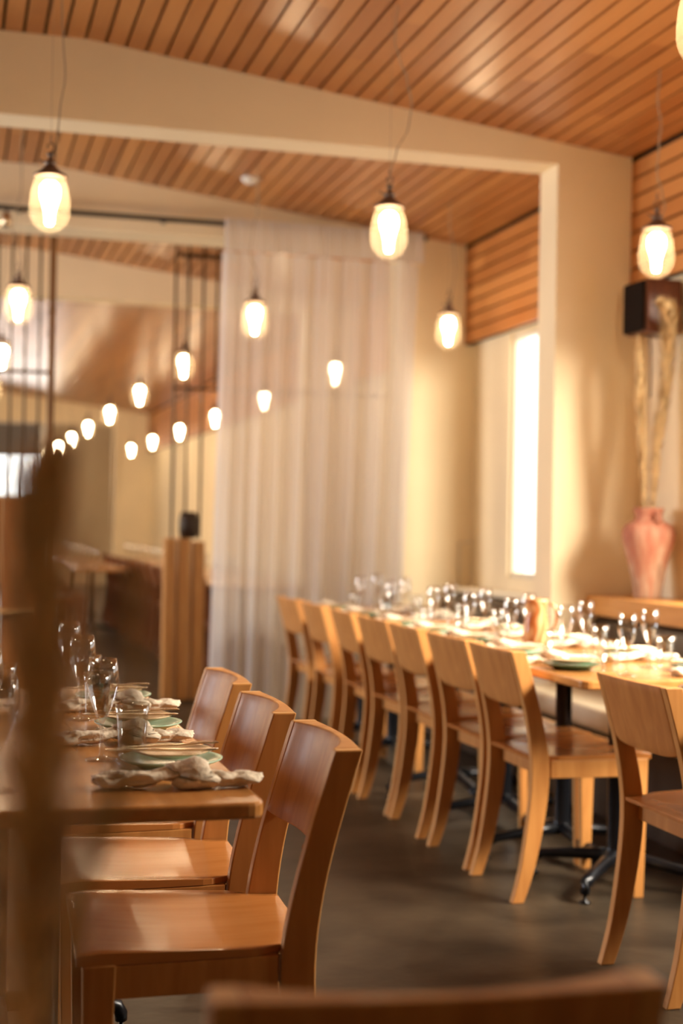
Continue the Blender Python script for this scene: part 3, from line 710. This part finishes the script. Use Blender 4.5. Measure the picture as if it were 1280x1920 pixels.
# ================================================================ pendant lamps
def make_lamp():
    t = thing('pendant_lamp', 'x', 'lamp')          # origin: centre of the glass
    def er(z):                                       # egg: widest below the middle, drawn in to the collar
        q = (z + .022) / (.078 if z < -.022 else .165)
        return .0725 * math.sqrt(max(0, 1 - q * q))
    outer = [(er(z), z) for z in [-.1, -.0992, -.097, -.093, -.087, -.079, -.069, -.057, -.043, -.028, -.012, .004, .02, .036, .052, .066, .078, .087]] + [(.0535, .091), (.0545, .096)]
    bm = BM(); lathe(bm, outer + [(.0525, .096), (.0515, .091)] + [(max(0, r_ - .002), z + (.0018 if z < -.05 else 0)) for (r_, z) in outer[-3:0:-1]] + [(0, -.0975)], 40)
    obj('glass_shade', bm, M['shade'], t)
    bm = BM(); lathe(bm, [(0, -.076), (.010, -.074), (.015, -.066), (.0165, -.050), (.018, -.030), (.024, -.005), (.033, .022), (.036, .045), (.032, .066), (.02, .080), (0, .083)], 24); obj('bulb', bm, M['bulb'], t)
    bm = BM(); lathe(bm, [(.050, .0965), (.0585, .097), (.0595, .104), (.054, .108), (.040, .116), (.026, .128), (.018, .138), (.016, .141), (.023, .145), (.024, .149), (.014, .155), (.009, .160), (.008, .172), (.014, .176), (.012, .182), (0, .186)], 24)
    cp = obj('cap', bm, M['cap'], t)
    bm = BM(); tube(bm, [(0, 0, .184), (.012, 0, .194), (.014, 0, .208), (0, 0, .220), (-.013, 0, .209), (-.010, 0, .196)], .0028, 6)
    tube(bm, [(0, .0, .216), (0, .007, .226), (0, .006, .238), (0, 0, .243), (0, -.006, .236), (0, -.005, .224)], .0022, 6); obj('hook', bm, M['cap'], cp)
    bm = BM(); tube(bm, [(-.02, 0, .15), (-.034, .004, .154), (-.038, .004, .16)], .003, 6); obj('thumb_screw', bm, M['cap'], cp)
    return reg(t)
lamp0 = make_lamp(); first = [True]
def cord(parent, x, seed):
    rnd = random.Random(seed); top = H(x) - 2.315; bm = BM()
    tube(bm, [(0, 0, .24), (0, 0, top)], .0009, 5)                      # thin suspension wire
    obj('wire', bm, M['cord'], parent)
    a = .035 * rnd.choice((-1, 1)); zz = top - .24
    if seed == 100: sway = [(-.01, .165), (.0, .23), (.02, .30), (.072, .42), (.082, .50), (.06, .60), (.03, .67), (.01, .73), (.012, .80), (.02, top)]
    elif seed == 200: sway = [(.016, .15), (.02, .22), (.028, .33), (.045, .46), (.035, .60), (.030, .66), (.028, .80), (.024, top)]
    elif seed == 300: sway = [(.018, .15), (.032, .19), (.02, .24), (-.006, .33), (.004, .45), (.012, .52), (-.008, .62), (.0, .70), (.002, top)]
    else: sway = [(.01, .15), (.02, .24), (a, .36), (a * .6, .50), (-a * .2, .62), (0, top)]
    bm = BM(); pts = []
    for (p0, p1) in zip(sway, sway[1:]):
        for k in range(4):
            f = k / 4; f2 = f * f * (3 - 2 * f); pts.append((p0[0] + (p1[0] - p0[0]) * f2, -.004, p0[1] + (p1[1] - p0[1]) * f))
    pts.append((sway[-1][0], -.004, sway[-1][1])); tube(bm, pts, .0028, 6); obj('cord', bm, M['cord'], parent)
def lamp(x, y, label, group, seed, z=2.315):
    if first[0]: first[0] = False; o = lamp0; o['label'] = label; o['group'] = group
    else: o = dup(lamp0, label=label, group=group)
    o.location = (x, y, z); cord(o, x, seed)
    return o
GL = 'egg-shaped glass pendant lamps in three rows'
near_l = {(1, 0): ('large lit egg-shaped glass pendant before the first beam, upper middle of the photo', 100), (0, 0): ('large lit egg-shaped glass pendant at the upper left, over the left table', 200), (2, 0): ('large lit egg-shaped glass pendant beside the loudspeaker at right', 300)}
names = ['left', 'middle', 'right']; rows = [.312, 1.585, 2.716]; cnt = [8, 9, 8]
k0 = [5.12, 5.18, 5.19]
for r_ in range(3):
    for k in range(cnt[r_]):
        y = k0[r_] + 2.49 * k
        if (r_, k) in near_l: l, sd = near_l[(r_, k)]
        else: l, sd = 'egg-shaped glass pendant in the %s lamp row, %s behind the nearest' % (names[r_], ORD[k - 1]), r_ * 20 + k
        if k == 1 and r_ == 1: l = 'lit glass pendant hanging in front of the sheer curtain'
        if k == 1 and r_ == 2: l = 'lit glass pendant by the plaster corner right of the curtain'
        lamp(rows[r_], y, l, GL, sd)
lamp(1.585, 2.80, 'glowing pendant cut off by the top right corner of the photo', GL, 501)
lamp(.312, 2.63, 'glass pendant over the near end of the left table, above the photo frame', GL, 502)
lamp(2.716, 2.70, 'glass pendant over the benches, to the right of the photo frame', GL, 503)
# small spot on the rail
t = thing('spotlight', 'small brass spotlight glowing at the left end of the visible rail', 'lamp', (.27, 8.49, 2.93))
bm = BM(); lathe(bm, [(.0, .05), (.02, .05), (.03, .02), (.035, -.03), (.033, -.03), (.02, .02), (0, .03)], 20); obj('housing', bm, M['steel'], t)
bm = BM(); lathe(bm, [(0, -.015), (.022, -.012), (.022, -.008), (0, -.006)], 16); obj('lens', bm, M['bulb'], t)
bm = BM(); tube(bm, [(0, 0, .048), (0, .02, .074)], .006); obj('stem', bm, M['iron'], t)
